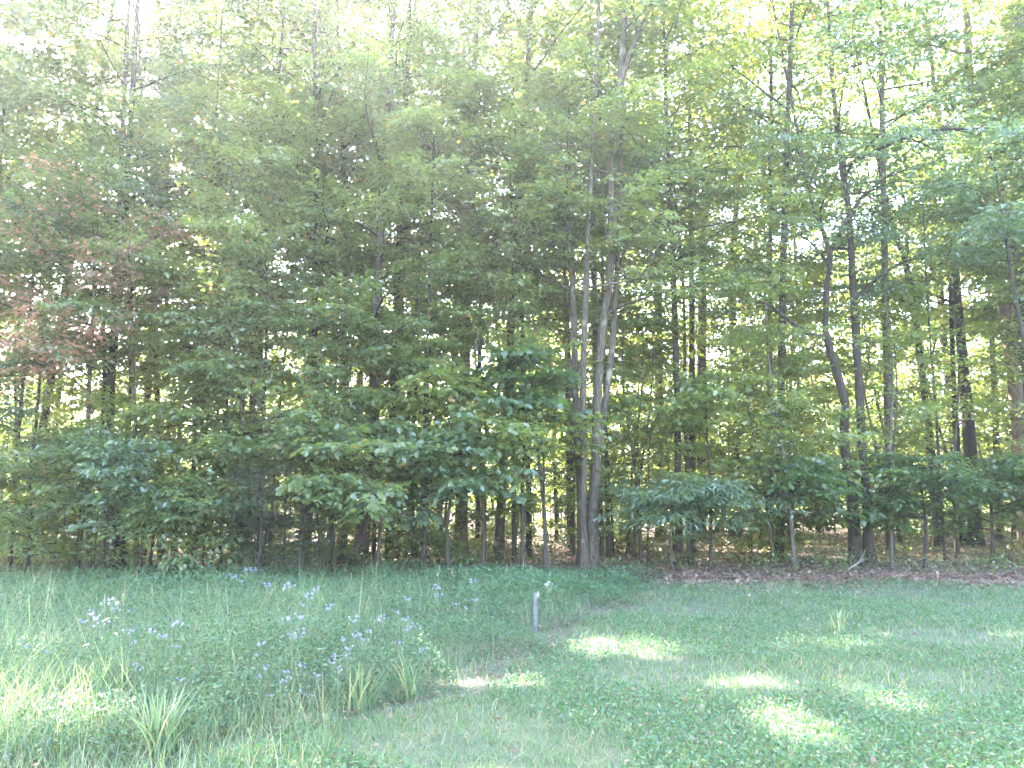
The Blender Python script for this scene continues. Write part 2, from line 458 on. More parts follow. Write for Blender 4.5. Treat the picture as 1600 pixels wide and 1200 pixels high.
def big_tree(label, stems, Y, H=17, cb=4.0, nl=26, L=(1.6, 3.2), leaf='mid', tmpl='ovate', size=.10, bark='grey', limbs_px=(), front=.35,
             sub=12, nt=11, nleaf=6, twl=.38, el=(.1, .75), name='tree', cat='tree', sides=14, single=None, flare=.6, hi=10.5, group=None, avoid=None, topbias=1.0):
    lines = []
    base = None
    for st in stems:
        Ys, dY = Y, 0.0
        if isinstance(st, dict): Ys = st.get('Y', Y); dY = st.get('dY', 0); h = st.get('H', H); st_p = st['p']; gb = st.get('base', True)
        else: st_p, h, gb = st, H, True
        ln = stem_line(st_p, Ys, h, gb, dY)
        lines.append((ln, gb))
        if base is None: base = np.array([ln[0, 0], ln[0, 1], 0.0])
    root = thing(name, label, cat, base, group)
    for i, (ln, gb) in enumerate(lines):
        b = Buf(); tube(b, ln, sides, .05, seed=rng.random() * 9, flare=flare if gb else 0)
        me = b.mesh('trunk', BARK[bark], True, base); N_TRI[0] += 2 * len(me.polygons)
        link('trunk', me, root)
    lv, tw = Leaves(), Buf()
    for lp in limbs_px:                            # limbs that the photo shows, with their own course
        ln = stem_line([(x, y, w) for x, y, w in lp['p']], lp.get('Y', Y), None, False, lp.get('dY', 0))
        b = Buf(); tube(b, ln, 8, .05, seed=rng.random() * 9)
        link('limb', b.mesh('limb', BARK[bark], True, base), root)
        if lp.get('leaf', 1):
            leafy_limb(lv, tw, ln, size, lp.get('sub', sub), nt, nleaf, twl, start=lp.get('start', .35))
    nl = int(nl * (1.2 if hi else 1.05))
    for k in range(nl):
        ln = lines[k % len(lines)][0]
        top = ln[-1, 2]
        z = cb + (top - .4 - cb) * ((k + rng.random()) / nl)**topbias
        f = (z - cb) / max(.1, top - cb)
        q = interp_line(ln, z)
        az = rng.uniform(0, 2 * np.pi)
        if rng.random() < front: az = -np.pi / 2 + rng.normal(0, .7)
        Lk = rng.uniform(*L) * (1.0 - .3 * f)
        r = min(q[3] * .5, .012 + .011 * Lk)
        ll = limb_line(q[:3], az, rng.uniform(*el) + .35 * f, Lk, r, rise=rng.uniform(-.25, .3))
        b = Buf(); tube(b, ll, 6)
        me = b.mesh('limb', BARK[bark], True, base); N_TRI[0] += 2 * len(me.polygons)
        link('limb', me, root)
        leafy_limb(lv, tw, ll, size, sub, nt, nleaf, twl, start=.22)
    crown_parts(root, base, lv, tw, tmpl, LEAF[leaf], BARK['brown'], single=single, hi=hi)
    return root

# ------------------------------------------------------------------ the setting: ground sheet, forest floor
def gz(x, y):
    x, y = np.asarray(x, float), np.asarray(y, float)
    return .018 * np.sin(x * 1.7 + y * .6) + .015 * np.sin(y * 2.3 - x * .8) - .02
def grid_mesh(name, xs, ys, dz, mat):
    X, Yg = np.meshgrid(xs, ys)
    near = np.clip(1 - np.hypot(X, Yg - 20) / 80, 0, 1)
    V = np.stack([X, Yg, gz(X, Yg) * near + dz], -1).reshape(-1, 3)
    nx, ny = len(xs), len(ys)
    i = np.arange(ny - 1)[:, None] * nx + np.arange(nx - 1)[None]
    F = np.stack([i, i + 1, i + nx + 1, i + nx], -1).reshape(-1, 4)
    return mesh_from(name, V, [F], mat, True)
def soil_mat():
    m, n, l = mat_new('ground_soil_and_turf')
    tc = n.new('ShaderNodeTexCoord')
    ns = n.new('ShaderNodeTexNoise'); ns.inputs['Scale'].default_value = 2.2; ns.inputs['Detail'].default_value = 9
    n2 = n.new('ShaderNodeTexNoise'); n2.inputs['Scale'].default_value = 45; n2.inputs['Detail'].default_value = 5
    l.new(tc.outputs['Object'], ns.inputs['Vector']); l.new(tc.outputs['Object'], n2.inputs['Vector'])
    mx = n.new('ShaderNodeMath'); mx.operation = 'MULTIPLY_ADD'; l.new(n2.outputs[0], mx.inputs[0]); mx.inputs[1].default_value = .6
    sc = n.new('ShaderNodeMath'); sc.operation = 'MULTIPLY'; l.new(ns.outputs[0], sc.inputs[0]); sc.inputs[1].default_value = .5
    l.new(sc.outputs[0], mx.inputs[2])
    turf = ramp(n, [(.35, (.03, .038, .02)), (.55, (.045, .062, .03)), (.72, (.11, .092, .06))]); l.new(mx.outputs[0], turf.inputs[0])
    b = n.new('ShaderNodeBump'); b.inputs['Strength'].default_value = .8; b.inputs['Distance'].default_value = .02; l.new(n2.outputs[0], b.inputs['Height'])
    p = n.new('ShaderNodeBsdfPrincipled'); p.inputs['Roughness'].default_value = .95
    l.new(turf.outputs[0], p.inputs['Base Color']); l.new(b.outputs[0], p.inputs['Normal'])
    o = n.new('ShaderNodeOutputMaterial'); l.new(p.outputs[0], o.inputs[0])
    return m
def lin(a, b, n): return np.linspace(a, b, n)
gx = np.concatenate([lin(-150, -40, 6), lin(-30, 30, 121), lin(40, 150, 6)])
gy = np.concatenate([lin(-80, -20, 6), lin(-10, 40, 101), lin(60, 170, 6)])
ground_o = link('ground', grid_mesh('ground', gx, gy, 0, soil_mat()), None, 'structure')
ground_o['label'] = 'lawn ground running up to the edge of the woods'
M_FLOOR = flat_mat('forest_floor_soil', [(.3, (.055, .038, .03)), (.5, (.11, .075, .055)), (.7, (.19, .135, .105))], .95, island=False, scale=14)
# the forest floor: a sheet with an uneven front edge
ex = lin(-60, 60, 241)
def edge_y(x):
    x = np.asarray(x, float)
    return 14.35 + .25 * np.sin(x * 1.3) + .15 * np.sin(x * 3.1 + 1) + np.where(x > 2.5, -.25 * np.clip((x - 2.5) / 3, 0, 1), .35)
rows = np.array([0, .4, 1, 2, 3.5, 5.5, 8, 11, 15, 20, 26, 34, 44, 60, 90, 140])
X = np.repeat(ex[None], len(rows), 0); Yf = edge_y(ex)[None] + rows[:, None]
Vf = np.stack([X, Yf, gz(X, Yf) * np.clip(1 - np.hypot(X, Yf - 20) / 80, 0, 1) + .006 + .02 * np.clip(rows[:, None] / 2, 0, 1)], -1).reshape(-1, 3)
ii = np.arange(len(rows) - 1)[:, None] * len(ex) + np.arange(len(ex) - 1)[None]
floor_o = link('forest_floor', mesh_from('forest_floor', Vf, [np.stack([ii, ii + 1, ii + len(ex) + 1, ii + len(ex)], -1).reshape(-1, 4)], M_FLOOR, True), None, 'structure')
floor_o['label'] = 'brown leaf strewn floor of the woods'

# ------------------------------------------------------------------ trees whose trunks the photo shows
# left edge
big_tree('tall tree with a straight dark twin trunk at the left of the wood edge', [
    [(179, 893, 24), (176, 800, 17), (172, 700, 14), (173, 600, 13), (181, 500, 12), (190, 430, 11), (196, 330, 10)],
    {'p': [(163, 891, 14), (166, 800, 10), (160, 700, 9), (163, 600, 7)], 'H': 8}], 15.9, H=18, cb=3.4, nl=30, leaf='mid', bark='brown', L=(1.8, 3.4))
big_tree('maple with a reddening crown beside the dark twin trunk', [
    [(138, 890, 9), (140, 780, 8), (138, 640, 7), (144, 520, 6), (148, 420, 5)]], 14.6, H=6.7, cb=3.2, nl=18, L=(1.2, 2.3), leaf='red', tmpl='ovate', size=.085, bark='grey', front=.4, sides=10)
big_tree('slender tree with thin dark trunk rising among the left saplings', [
    [(476, 878, 15), (486, 760, 12), (492, 640, 11), (492, 500, 10), (495, 300, 9)]], 17.0, H=18, cb=3.8, nl=28, leaf='lime', bark='brown', L=(1.6, 3.0))
big_tree('tree with a speckled thin trunk right of the slender dark one', [
    [(536, 874, 12), (541, 700, 10), (538, 560, 9), (541, 430, 8), (537, 290, 7)]], 17.6, H=16, cb=4.0, nl=22, leaf='mid', bark='pale', L=(1.5, 2.8))
big_tree('thick grey trunk half hidden by the big leaved sapling', [
    [(561, 886, 24), (574, 760, 20), (584, 640, 18), (586, 520, 17), (592, 400, 15), (604, 200, 10)]], 16.6, H=19, cb=4.2, nl=30, leaf='mid', bark='grey', L=(1.8, 3.4))
big_tree('tall pale barked tree with a second stem splitting off left, centre of the wood', [
    [(719, 877, 22), (722, 780, 19), (726, 640, 17), (727, 420, 17), (735, 300, 14), (740, 150, 10)],
    {'p': [(722, 700, 12), (712, 610, 12), (710, 545, 11), (717, 430, 10), (726, 335, 8)], 'base': False, 'H': 9}], 18.0, H=20, cb=5.4, nl=30, leaf='mid', bark='tan', L=(1.8, 3.4))
big_tree('thin dark straight tree between the pale double tree and the clump of four stems', [
    [(826, 872, 10), (826, 760, 9), (820, 650, 8), (816, 500, 7), (812, 380, 6)]], 18.6, H=14, cb=5.0, nl=16, leaf='lime', bark='dark', L=(1.3, 2.4))
big_tree('clump of four trunks on one flared base, pale grey and dark stems', [
    {'p': [(922, 889, 26), (926, 800, 18), (931, 728, 16), (934, 607, 14), (943, 503, 13), (954, 420, 12), (956, 215, 10), (968, 131, 9), (974, 40, 7)]},
    {'p': [(914, 888, 16), (911, 800, 11), (913, 690, 10), (911, 600, 10), (917, 420, 9), (920, 337, 7)], 'Y': 15.8},
    {'p': [(934, 700, 9), (944, 640, 10), (956, 545, 10), (964, 430, 9), (969, 330, 7)], 'base': False, 'Y': 16.1},
    {'p': [(908, 887, 12), (906, 760, 11), (899, 620, 11), (897, 500, 10), (893, 420, 8)], 'Y': 16.3, 'H': 9}], 16.0, H=18, cb=5.0, nl=38, leaf='lime', bark='pale', L=(1.6, 3.0), front=.3,
    limbs_px=[{'p': [(970, 125, 9), (990, 70, 8), (1017, 10, 6), (1050, -60, 4)]}, {'p': [(955, 400, 6), (985, 440, 5), (1010, 420, 4), (1032, 380, 3)], 'sub': 5},
              {'p': [(912, 690, 5), (880, 660, 4), (840, 640, 3), (790, 640, 2)], 'dY': -1.2}])
big_tree('straight smooth grey trunk standing alone right of the clump of four', [
    [(1031, 800, 15), (1030, 700, 13), (1029, 520, 13), (1027, 356, 12), (1026, 250, 10)]], 25.0, H=21, cb=8.5, nl=22, leaf='mid', bark='grey', L=(1.8, 3.4), size=.12, tmpl='rhomb')
big_tree('grey trunk with dark foot that forks high up in two', [
    [(1092, 790, 18), (1095, 737, 16), (1096, 600, 15), (1099, 375, 13), (1111, 266, 12), (1099, 180, 8)],
    {'p': [(1110, 275, 11), (1128, 215, 9), (1140, 150, 8), (1148, 80, 6)], 'base': False}], 23.5, H=20, cb=8.5, nl=26, leaf='mid', bark='grey', L=(1.8, 3.2), size=.12, tmpl='rhomb')
big_tree('dark furrowed trunk with a crook, behind the leafy gap', [
    [(1150, 795, 13), (1150, 700, 12), (1149, 610, 13), (1145, 520, 13), (1143, 430, 12), (1150, 330, 9)]], 24.5, H=18, cb=7.5, nl=20, leaf='deep', bark='dark', L=(1.6, 3.0), size=.12, tmpl='rhomb',
    limbs_px=[{'p': [(1149, 615, 6), (1166, 585, 5), (1175, 545, 3)], 'sub': 3}])
big_tree('pair of leaning trunks joined at the foot, brown bark, at the right wood edge', [
    [(1337, 881, 20), (1330, 760, 16), (1318, 690, 14), (1321, 630, 13), (1300, 557, 12), (1290, 516, 10), (1293, 440, 9), (1297, 394, 8), (1276, 337, 6), (1262, 285, 5)],
    {'p': [(1358, 877, 17), (1353, 762, 13), (1347, 690, 13), (1341, 587, 12), (1333, 462, 11), (1327, 337, 10), (1316, 262, 9), (1307, 187, 8), (1298, 90, 6)]}],
    17.0, H=17, cb=6.0, nl=26, leaf='blue', bark='brown', L=(1.8, 3.4), size=.09, front=.5,
    limbs_px=[{'p': [(1290, 526, 8), (1262, 522, 7), (1232, 500, 6), (1204, 478, 4), (1180, 470, 3)], 'leaf': 1, 'sub': 4, 'start': .6},
              {'p': [(1341, 468, 8), (1364, 440, 7), (1387, 422, 6), (1425, 405, 4), (1470, 398, 3)], 'sub': 5, 'start': .5},
              {'p': [(1295, 395, 8), (1318, 355, 7), (1345, 310, 5), (1395, 270, 3)], 'sub': 7},
              {'p': [(1264, 290, 5), (1252, 250, 4), (1236, 200, 3)], 'sub': 5},
              {'p': [(1264, 292, 5), (1280, 250, 4), (1300, 200, 3)], 'sub': 5},
              {'p': [(1322, 640, 6), (1302, 580, 5), (1294, 520, 3)], 'leaf': 0},
              {'p': [(1330, 745, 6), (1290, 745, 5), (1240, 760, 4), (1200, 780, 2)], 'dY': -1.5, 'sub': 10},
              {'p': [(1352, 735, 6), (1400, 725, 5), (1460, 735, 4), (1530, 750, 2)], 'dY': -1.2, 'sub': 12},
              {'p': [(1318, 262, 7), (1380, 230, 6), (1450, 205, 5), (1540, 200, 3)], 'dY': -3.0, 'sub': 14}])
big_tree('slim dark trunk leaning left with a side fork, behind the leaning pair', [
    [(1466, 800, 14), (1455, 712, 13), (1446, 628, 11), (1433, 524, 11), (1427, 482, 11), (1417, 420, 9), (1409, 392, 9), (1398, 365, 8), (1384, 310, 6)]], 22.0, H=15, cb=6.5, nl=18, leaf='mid', bark='dark', L=(1.5, 2.8), size=.12, tmpl='rhomb',
    limbs_px=[{'p': [(1427, 490, 7), (1402, 462, 6), (1379, 441, 4), (1368, 420, 3)], 'sub': 3}, {'p': [(1440, 580, 5), (1455, 560, 4), (1462, 530, 3)], 'sub': 3},
              {'p': [(1413, 400, 6), (1420, 350, 5), (1410, 300, 3)], 'sub': 4}])
big_tree('broad dark trunk behind thin stems near the right edge', [
    [(1520, 790, 21), (1514, 670, 18), (1505, 570, 15), (1497, 482, 13), (1488, 380, 11)]], 22.5, H=17, cb=6.5, nl=20, leaf='deep', bark='brown', L=(1.6, 3.0), size=.12, tmpl='rhomb')
big_tree('thin dark stem close beside the broad dark trunk', [
    [(1500, 790, 10), (1496, 700, 9), (1490, 600, 8), (1486, 480, 7), (1484, 400, 6)]], 23.0, H=12, cb=6.0, nl=12, leaf='mid', bark='dark', L=(1.2, 2.4), size=.12, tmpl='rhomb', sides=10)
big_tree('thin pale straight stem left of the sunlit tan trunk', [
    [(1559, 800, 10), (1556, 670, 9), (1551, 565, 8), (1546, 430, 7)]], 25.0, H=14, cb=6.5, nl=12, leaf='mid', bark='pale', L=(1.2, 2.4), size=.12, tmpl='rhomb', sides=10)
big_tree('sunlit tan trunk leaning left at the right edge', [
    [(1604, 845, 24), (1592, 670, 21), (1579, 545, 20), (1562, 441, 18), (1546, 337, 17), (1536, 281, 16), (1520, 228, 14), (1514, 150, 13), (1512, 60, 12)]], 20.0, H=19, cb=7.0, nl=26, leaf='blue', bark='tan', L=(1.8, 3.4), size=.10, front=.5,
    limbs_px=[{'p': [(1513, 95, 8), (1485, 125, 6), (1440, 170, 4)], 'sub': 6}])
big_tree('massive furrowed trunk cut by the right edge of the view', [
    [(1612, 850, 58), (1606, 800, 42), (1600, 600, 36), (1592, 330, 34), (1588, 120, 30), (1585, 0, 26)]], 20.5, H=24, cb=7.5, nl=26, leaf='mid', bark='grey', L=(2.2, 4.2), size=.11, sides=20, front=.4)

# young trees and saplings along the wood edge: label, px, py(base), Y, H, cb, nl, L, leaf, template, size, bark, extra
def young(label, px, Y, H, cb, nl, L, leaf, tmpl, size, lean=0, w=5, name='sapling', bark='brown', **kw):
    b = at(px, 850, Y)
    pts = []
    for t in (0, .35, .7, 1.0):
        z = t * H * .93
        d = np.array([b[0] + lean * t + rng.normal(0, .04), Y, z])
        # back to pixel so that the same builder can be used
        rel = d - np.array([0, 0, CAM_H]); fw = rel[1] * CP + rel[2] * SP; up = -rel[1] * SP + rel[2] * CP
        pts.append((800 + FPX * rel[0] / fw, 600 - FPX * up / fw, w * (1 - .6 * t)))
    return big_tree(label, [pts], Y, H=H, cb=cb, nl=nl, L=L, leaf=leaf, tmpl=tmpl, size=size, bark=bark, name=name, cat='sapling' if H < 5 else 'young tree', sides=8, flare=.1, hi=None, el=(-.05, .5), **kw)
young('broad sapling of large lobed leaves, low at the wood edge left of centre', 590, 14.2, 2.75, 1.15, 24, (1.0, 1.9), 'mid', 'lobed', .12, w=6, front=.35, sub=7, nt=7, nleaf=4, twl=.36, single=300)
young('young oak of large lobed leaves right of the broad sapling', 705, 14.6, 2.9, 1.1, 18, (.7, 1.4), 'blue', 'lobed', .115, w=6, front=.35, sub=6, nt=6, nleaf=4, twl=.34, single=250)
young('light green sapling with a bushy top standing behind the large leaved saplings', 668, 15.2, 4.1, 1.9, 20, (.6, 1.4), 'lime', 'lobed', .125, w=7, front=.35, sub=6, nt=7, nleaf=4)
young('dark green sapling with big leaves in front of the thin dark straight tree', 815, 15.4, 4.4, 2.8, 16, (.5, 1.1), 'deep', 'lobed', .15, w=7, front=.3, sub=6, nt=7, nleaf=4)
young('lime maple sapling with flat layered sprays left of the clump of four stems', 845, 14.9, 3.2, 1.6, 13, (.8, 1.7), 'lime', 'lobed', .11, w=5, front=.4, sub=7, nt=7, nleaf=4)
young('small blue leaved sapling with drooping narrow leaves on thin stems', 1048, 15.2, 1.95, 1.0, 16, (.6, 1.1), 'blue', 'narrow', .15, w=4, front=.3, sub=6, nt=8, nleaf=5)
young('second narrow leaved sapling beside the small blue one', 1108, 15.5, 1.9, 1.0, 12, (.5, .9), 'blue', 'narrow', .14, w=4, front=.3, sub=6, nt=8, nleaf=5)
young('layered green sapling left of the leaning pair of trunks', 1245, 16.0, 2.3, 1.0, 14, (.7, 1.4), 'deep', 'lobed', .13, w=5, front=.4, sub=7, nt=7, nleaf=4)
young('wide dark green sapling right of the leaning pair of trunks', 1445, 16.4, 2.3, .9, 18, (.9, 1.7), 'deep', 'ovate', .13, w=6, front=.4, sub=8, nt=8, nleaf=5)
young('bushy sapling under the sunlit tan trunk', 1548, 16.8, 2.5, .7, 16, (.7, 1.5), 'deep', 'ovate', .12, w=6, front=.4, sub=8, nt=8, nleaf=5)
young('pale green sapling with flat sprays hanging before the high forked trunk', 1110, 16.5, 4.2, 2.6, 12, (.6, 1.4), 'lime', 'lobed', .12, w=6, front=.4, sub=7, nt=7, nleaf=4)
young('leafy sapling at the far left, low against the grass', 40, 13.9, 2.7, .3, 20, (.8, 1.6), 'mid', 'ovate', .10, w=5, sub=8, nt=9, nleaf=5)
young('bushy sapling left of the dark twin trunk', 120, 14.2, 2.9, .7, 20, (.8, 1.6), 'mid', 'ovate', .10, w=5, sub=8, nt=9, nleaf=5)
young('sapling with glossy layered sprays in front of the dark twin trunk', 225, 14.0, 2.6, .9, 22, (.9, 1.7), 'blue', 'ovate', .105, w=5, sub=8, nt=9, nleaf=5)
young('sapling with low sprays touching the grass left of the dark cedar', 318, 14.1, 1.9, .6, 20, (.8, 1.5), 'mid', 'ovate', .11, w=5, sub=8, nt=8, nleaf=5)
young('slim young maple with a narrow crown at the left edge', 15, 15.0, 7.5, 1.8, 24, (.9, 1.8), 'blue', 'ovate', .10, w=8)
young('young maple with dense crown behind the dark cedar', 300, 15.2, 6.6, 1.6, 26, (.9, 2.0), 'lime', 'ovate', .10, w=8)
young('young maple reaching over the dark cedar', 405, 14.9, 6.0, 1.9, 28, (.9, 2.0), 'mid', 'ovate', .10, w=8)
young('tall young maple with yellow green layers left of the thick grey trunk', 375, 16.0, 9.4, 4.2, 30, (1.1, 2.3), 'lime', 'ovate', .095, w=9)
young('young tree with a dense leafy column left of the thick grey trunk', 520, 15.3, 5.4, 1.9, 26, (.8, 1.7), 'mid', 'ovate', .11, w=8)
young('young maple filling the space behind the large leaved saplings', 645, 18.8, 6.8, 2.4, 28, (.9, 1.9), 'mid', 'ovate', .10, w=9)
young('tall young maple with an open lime crown, left of the pale double tree', 665, 15.6, 9.2, 6.4, 20, (1.0, 2.1), 'lime', 'ovate', .095, w=8)
young('young tree with a rounded crown between the pale double tree and the four stems', 800, 16.8, 8.6, 4.8, 24, (1.0, 2.1), 'mid', 'ovate', .10, w=8)
young('tall young maple rising right of the clump of four stems', 1075, 17.4, 9.0, 5.0, 24, (1.0, 2.2), 'mid', 'ovate', .10, w=8)
young('young beech with flat blue green sprays in the upper right', 1478, 17.6, 8.8, 5.8, 16, (1.6, 3.0), 'blue', 'ovate', .10, w=5)
young('young beech leaning in from the right edge with layered sprays', 1655, 14.2, 8.0, 4.9, 11, (1.3, 2.4), 'blue', 'ovate', .10, w=9, lean=-.6)
# unseen trees added outside the frame on the left to shade the lawn
for lab, x_, y_ in (('unseen tall tree added for shade left of the view, nearest the lawn', -13.5, 12.0), ('unseen tall tree added for shade left of the view, deeper in the wood', -12.2, 16.5),
                    ('unseen tall tree added for shade left of the view, farthest out', -17.0, 14.0), ('unseen tall tree added for shade left of the view, by the lawn corner', -16.5, 9.5), ('unseen tall tree added for shade left of the view, foremost on the lawn side', -13.2, 8.3)):
    b_ = np.array([x_, y_, 0])
    root = thing('tree', lab, 'tree', b_)
    ln = smooth_line([[x_, y_, -.05, .22], [x_ + .1, y_, 6, .17], [x_, y_, 13, .12], [x_ + .1, y_, 21, .03]], .5)
    bb = Buf(); tube(bb, ln, 10, .05, 1.0, .3); link('trunk', bb.mesh('trunk', BARK['grey'], True, b_), root)
    lv, tw = Leaves(), Buf()
    for k in range(46):
        q = interp_line(ln, 3.5 + 17 * (k + rng.random()) / 46)
        ll = limb_line(q[:3], rng.uniform(0, 6.28), rng.uniform(.1, .7), rng.uniform(2.0, 3.8) * (1 - .02 * q[2]), .03, rise=.1)
        bb = Buf(); tube(bb, ll, 5); link('limb', bb.mesh('limb', BARK['grey'], True, b_), root)
        leafy_limb(lv, tw, ll, .24, 9, 6, 4, .45, thin=False)
    crown_parts(root, b_, lv, tw, 'rhomb', LEAF['mid'], BARK['brown'])

# dark young cedar
def cedar(label, px, Y, H):
    b = at(px, 850, Y); b[2] = 0
    root = thing('cedar', label, 'cedar', b)
    ln = smooth_line([[b[0], Y, -.03, .04], [b[0] + .03, Y, H * .5, .025], [b[0], Y, H, .006]], .2)
    bb = Buf(); tube(bb, ln, 7, .03, 2.0); link('trunk', bb.mesh('trunk', BARK['dark'], True, b), root)
    lv, tw = Leaves(), Buf()
    for k in range(46):
        z = .15 + (H - .2) * k / 46
        q = interp_line(ln, z)
        ll = limb_line(q[:3], rng.uniform(0, 6.28), rng.uniform(.2, .6), (1.05 - .8 * z / H) * rng.uniform(.7, 1.1), .008, rise=.4)
        tube(tw, ll, 3)
        leafy_limb(lv, tw, ll, .07, 7, 26, 5, .13, start=.15, thin=False)
    crown_parts(root, b, lv, tw, 'needle', LEAF['cedar'], BARK['dark'])
cedar('dark brownish young cedar at the wood edge behind the flowers', 405, 13.5, 1.9)
cedar('smaller dark cedar right of the first dark cedar', 470, 13.9, 1.5)

# ------------------------------------------------------------------ the wood behind: prototypes, then copies
def proto_tree(kind, label, group, H, cb, nl, L, leaf, size, bark, r0, sub=7, nt=6, nleaf=4, cat='tree', name='tree', twl=.42):
    root = thing(name, label, cat, (0, 0, 0), group)
    lean = rng.normal(0, .25, 2)
    ln = smooth_line([[0, 0, -.05, r0], [lean[0] * .3, lean[1] * .3, H * .3, r0 * .8], [lean[0], lean[1], H * .65, r0 * .5], [lean[0] * 1.2, lean[1], H, r0 * .12]], .5)
    bb = Buf(); tube(bb, ln, 9, .05, rng.random() * 9, .3); link('trunk', bb.mesh('trunk', BARK[bark], True), root)
    lv, tw = Leaves(), Buf()
    for k in range(nl):
        z = cb + (H - .3 - cb) * (k + rng.random()) / nl
        q = interp_line(ln, z); f = (z - cb) / (H - cb)
        ll = limb_line(q[:3], rng.uniform(0, 6.28), rng.uniform(.05, .6) + .3 * f, rng.uniform(*L) * (1 - .45 * f), min(q[3] * .5, .03), n=5, rise=rng.uniform(-.2, .25))
        tube(tw, ll, 4)
        leafy_limb(lv, tw, ll, size, sub, nt, nleaf, twl, start=.25, thin=False)
    crown_parts(root, np.zeros(3), lv, tw, 'rhomb', LEAF[leaf], BARK[bark], gap=False)
    return root
protos = [
    proto_tree('a', 'slim grey tree with a high thin crown deep in the wood', 'slim trees deep in the wood', 15, 5.0, 17, (1.4, 2.8), 'mid', .15, 'grey', .10),
    proto_tree('b', 'slim brown tree with a lime crown deep in the wood', 'lime crowned trees deep in the wood', 13, 4.0, 17, (1.3, 2.6), 'lime', .15, 'brown', .10),
    proto_tree('c', 'tall pale trunk with a high crown deep in the wood', 'tall pale trees deep in the wood', 18, 7.0, 17, (1.6, 3.2), 'mid', .16, 'pale', .13),
    proto_tree('d', 'dark straight trunk with a sparse crown deep in the wood', 'dark trees deep in the wood', 14, 5.0, 14, (1.3, 2.5), 'lime', .15, 'dark', .10),
]
saps = [
    proto_tree('e', 'thin understory sapling with flat sunlit sprays inside the wood', 'understory saplings', 4.2, 1.0, 14, (.7, 1.6), 'lime', .12, 'brown', .025, sub=6, cat='sapling', name='sapling', twl=.32),
    proto_tree('f', 'thin understory sapling with mid green leaves inside the wood', 'green understory saplings', 3.0, .6, 12, (.6, 1.3), 'mid', .11, 'brown', .02, sub=6, cat='sapling', name='sapling', twl=.3),
    proto_tree('g', 'tall thin understory tree with lime layers inside the wood', 'tall understory trees', 7.0, 1.8, 18, (.9, 2.0), 'lime', .13, 'grey', .045, sub=7, cat='young tree', name='young_tree', twl=.36),
]
shrubs = [
    proto_tree('h', 'low leafy shrub on the forest floor', 'low shrubs on the forest floor', 1.0, .1, 12, (.4, .8), 'mid', .09, 'brown', .012, sub=5, cat='shrub', name='shrub', twl=.22),
    proto_tree('i', 'low lime seedling on the forest floor', 'low seedlings on the forest floor', .75, .1, 9, (.3, .6), 'lime', .09, 'brown', .01, sub=4, cat='shrub', name='shrub', twl=.2),
]
fill = [
    proto_tree('j', 'slender leafy tree filling the first rows behind the wood edge', 'slender leafy trees behind the wood edge', 13, 4.5, 40, (1.1, 2.3), 'mid', .105, 'brown', .05, sub=11, nt=11, nleaf=6, twl=.36),
    proto_tree('k', 'slender lime green tree in the first rows behind the wood edge', 'slender lime trees behind the wood edge', 11.5, 3.6, 38, (1.1, 2.2), 'lime', .105, 'grey', .045, sub=11, nt=11, nleaf=6, twl=.36),
    proto_tree('l', 'slender tree with blue green leaves in the first rows behind the wood edge', 'slender blue green trees behind the wood edge', 14, 6.0, 40, (1.2, 2.4), 'blue', .105, 'pale', .05, sub=11, nt=11, nleaf=6, twl=.36),
]
canopy = [
    proto_tree('m', 'tall woodland tree with a deep broad crown over the wood edge', 'tall crowned trees along the wood edge', 20, 7.0, 52, (1.7, 3.3), 'mid', .135, 'grey', .095, sub=10, nt=8, nleaf=5, twl=.42),
    proto_tree('n', 'tall tree with a pale yellow green crown over the wood edge', 'tall pale green crowned trees along the wood edge', 19, 6.5, 52, (1.6, 3.2), 'lime', .13, 'brown', .085, sub=10, nt=8, nleaf=5, twl=.42),
]
def half_w(y): return .66 * y + 2.5
used = {}
TALL = []
TALLSAP = None
# no copied trunk stands right before one of the trunks that the photo shows clearly
CLEAR = [(148, 202, 15.9), (888, 978, 16.3), (1240, 1372, 22.5), (700, 748, 18.1), (553, 606, 16.6), (1013, 1047, 25), (1080, 1118, 23.5), (1136, 1160, 24.5),
         (1380, 1470, 22), (1478, 1530, 22.6), (1508, 1625, 20.5), (808, 834, 18.6), (468, 502, 17), (528, 548, 17.6)]
def blocked(x, y, low=False):
    c = 800 + FPX * x / (y * CP + .3)
    if low and any(a < c < b and y < Y for a, b, Y in ((985, 1190, 23.5), (672, 772, 18.2), (545, 615, 16.8), (1385, 1475, 21.5), (1490, 1660, 20.6))): return True    # the wood stands open there
    return any(a < c < b and y < Y + .4 for a, b, Y in CLEAR)
def scatter(plist, n, y0, y1, smin, smax, mind, pow_=1.0, xr=None):
    placed = []
    tries = 0
    while len(placed) < n and tries < n * 60:
        tries += 1
        y = y0 + (y1 - y0) * rng.random()**pow_
        w = half_w(y)
        x = rng.uniform(-w, w) if xr is None else rng.uniform(*xr)
        if blocked(x, y, plist is fill or plist is TALLSAP) or any((x - a)**2 + (y - b)**2 < mind**2 for a, b in placed): continue
        placed.append((x, y))
        p = plist[int(rng.integers(len(plist)))]
        sc = float(rng.uniform(smin, smax)); rz = float(rng.uniform(0, 6.28))
        tilt = (float(rng.normal(0, .03)), float(rng.normal(0, .03)))
        if id(p) not in used:
            used[id(p)] = 1; TALL.append(p); p.location = (x, y, 0); p.rotation_euler = (0, 0, rz); p.scale = (sc, sc, sc)
        else:
            TALL.append(copy_tree(p, (x, y, 0), rz, sc, tilt=tilt))
scatter(canopy, 26, 16.2, 22, .85, 1.15, 2.2, .9)
scatter(canopy, 4, 23, 30, .95, 1.2, 2.6, 1.0, (2, 15))
scatter(canopy, 5, 19, 28, .95, 1.2, 2.6, 1.0, (-17, -4))
scatter(fill, 17, 17.0, 24, .85, 1.2, 1.7, .9)
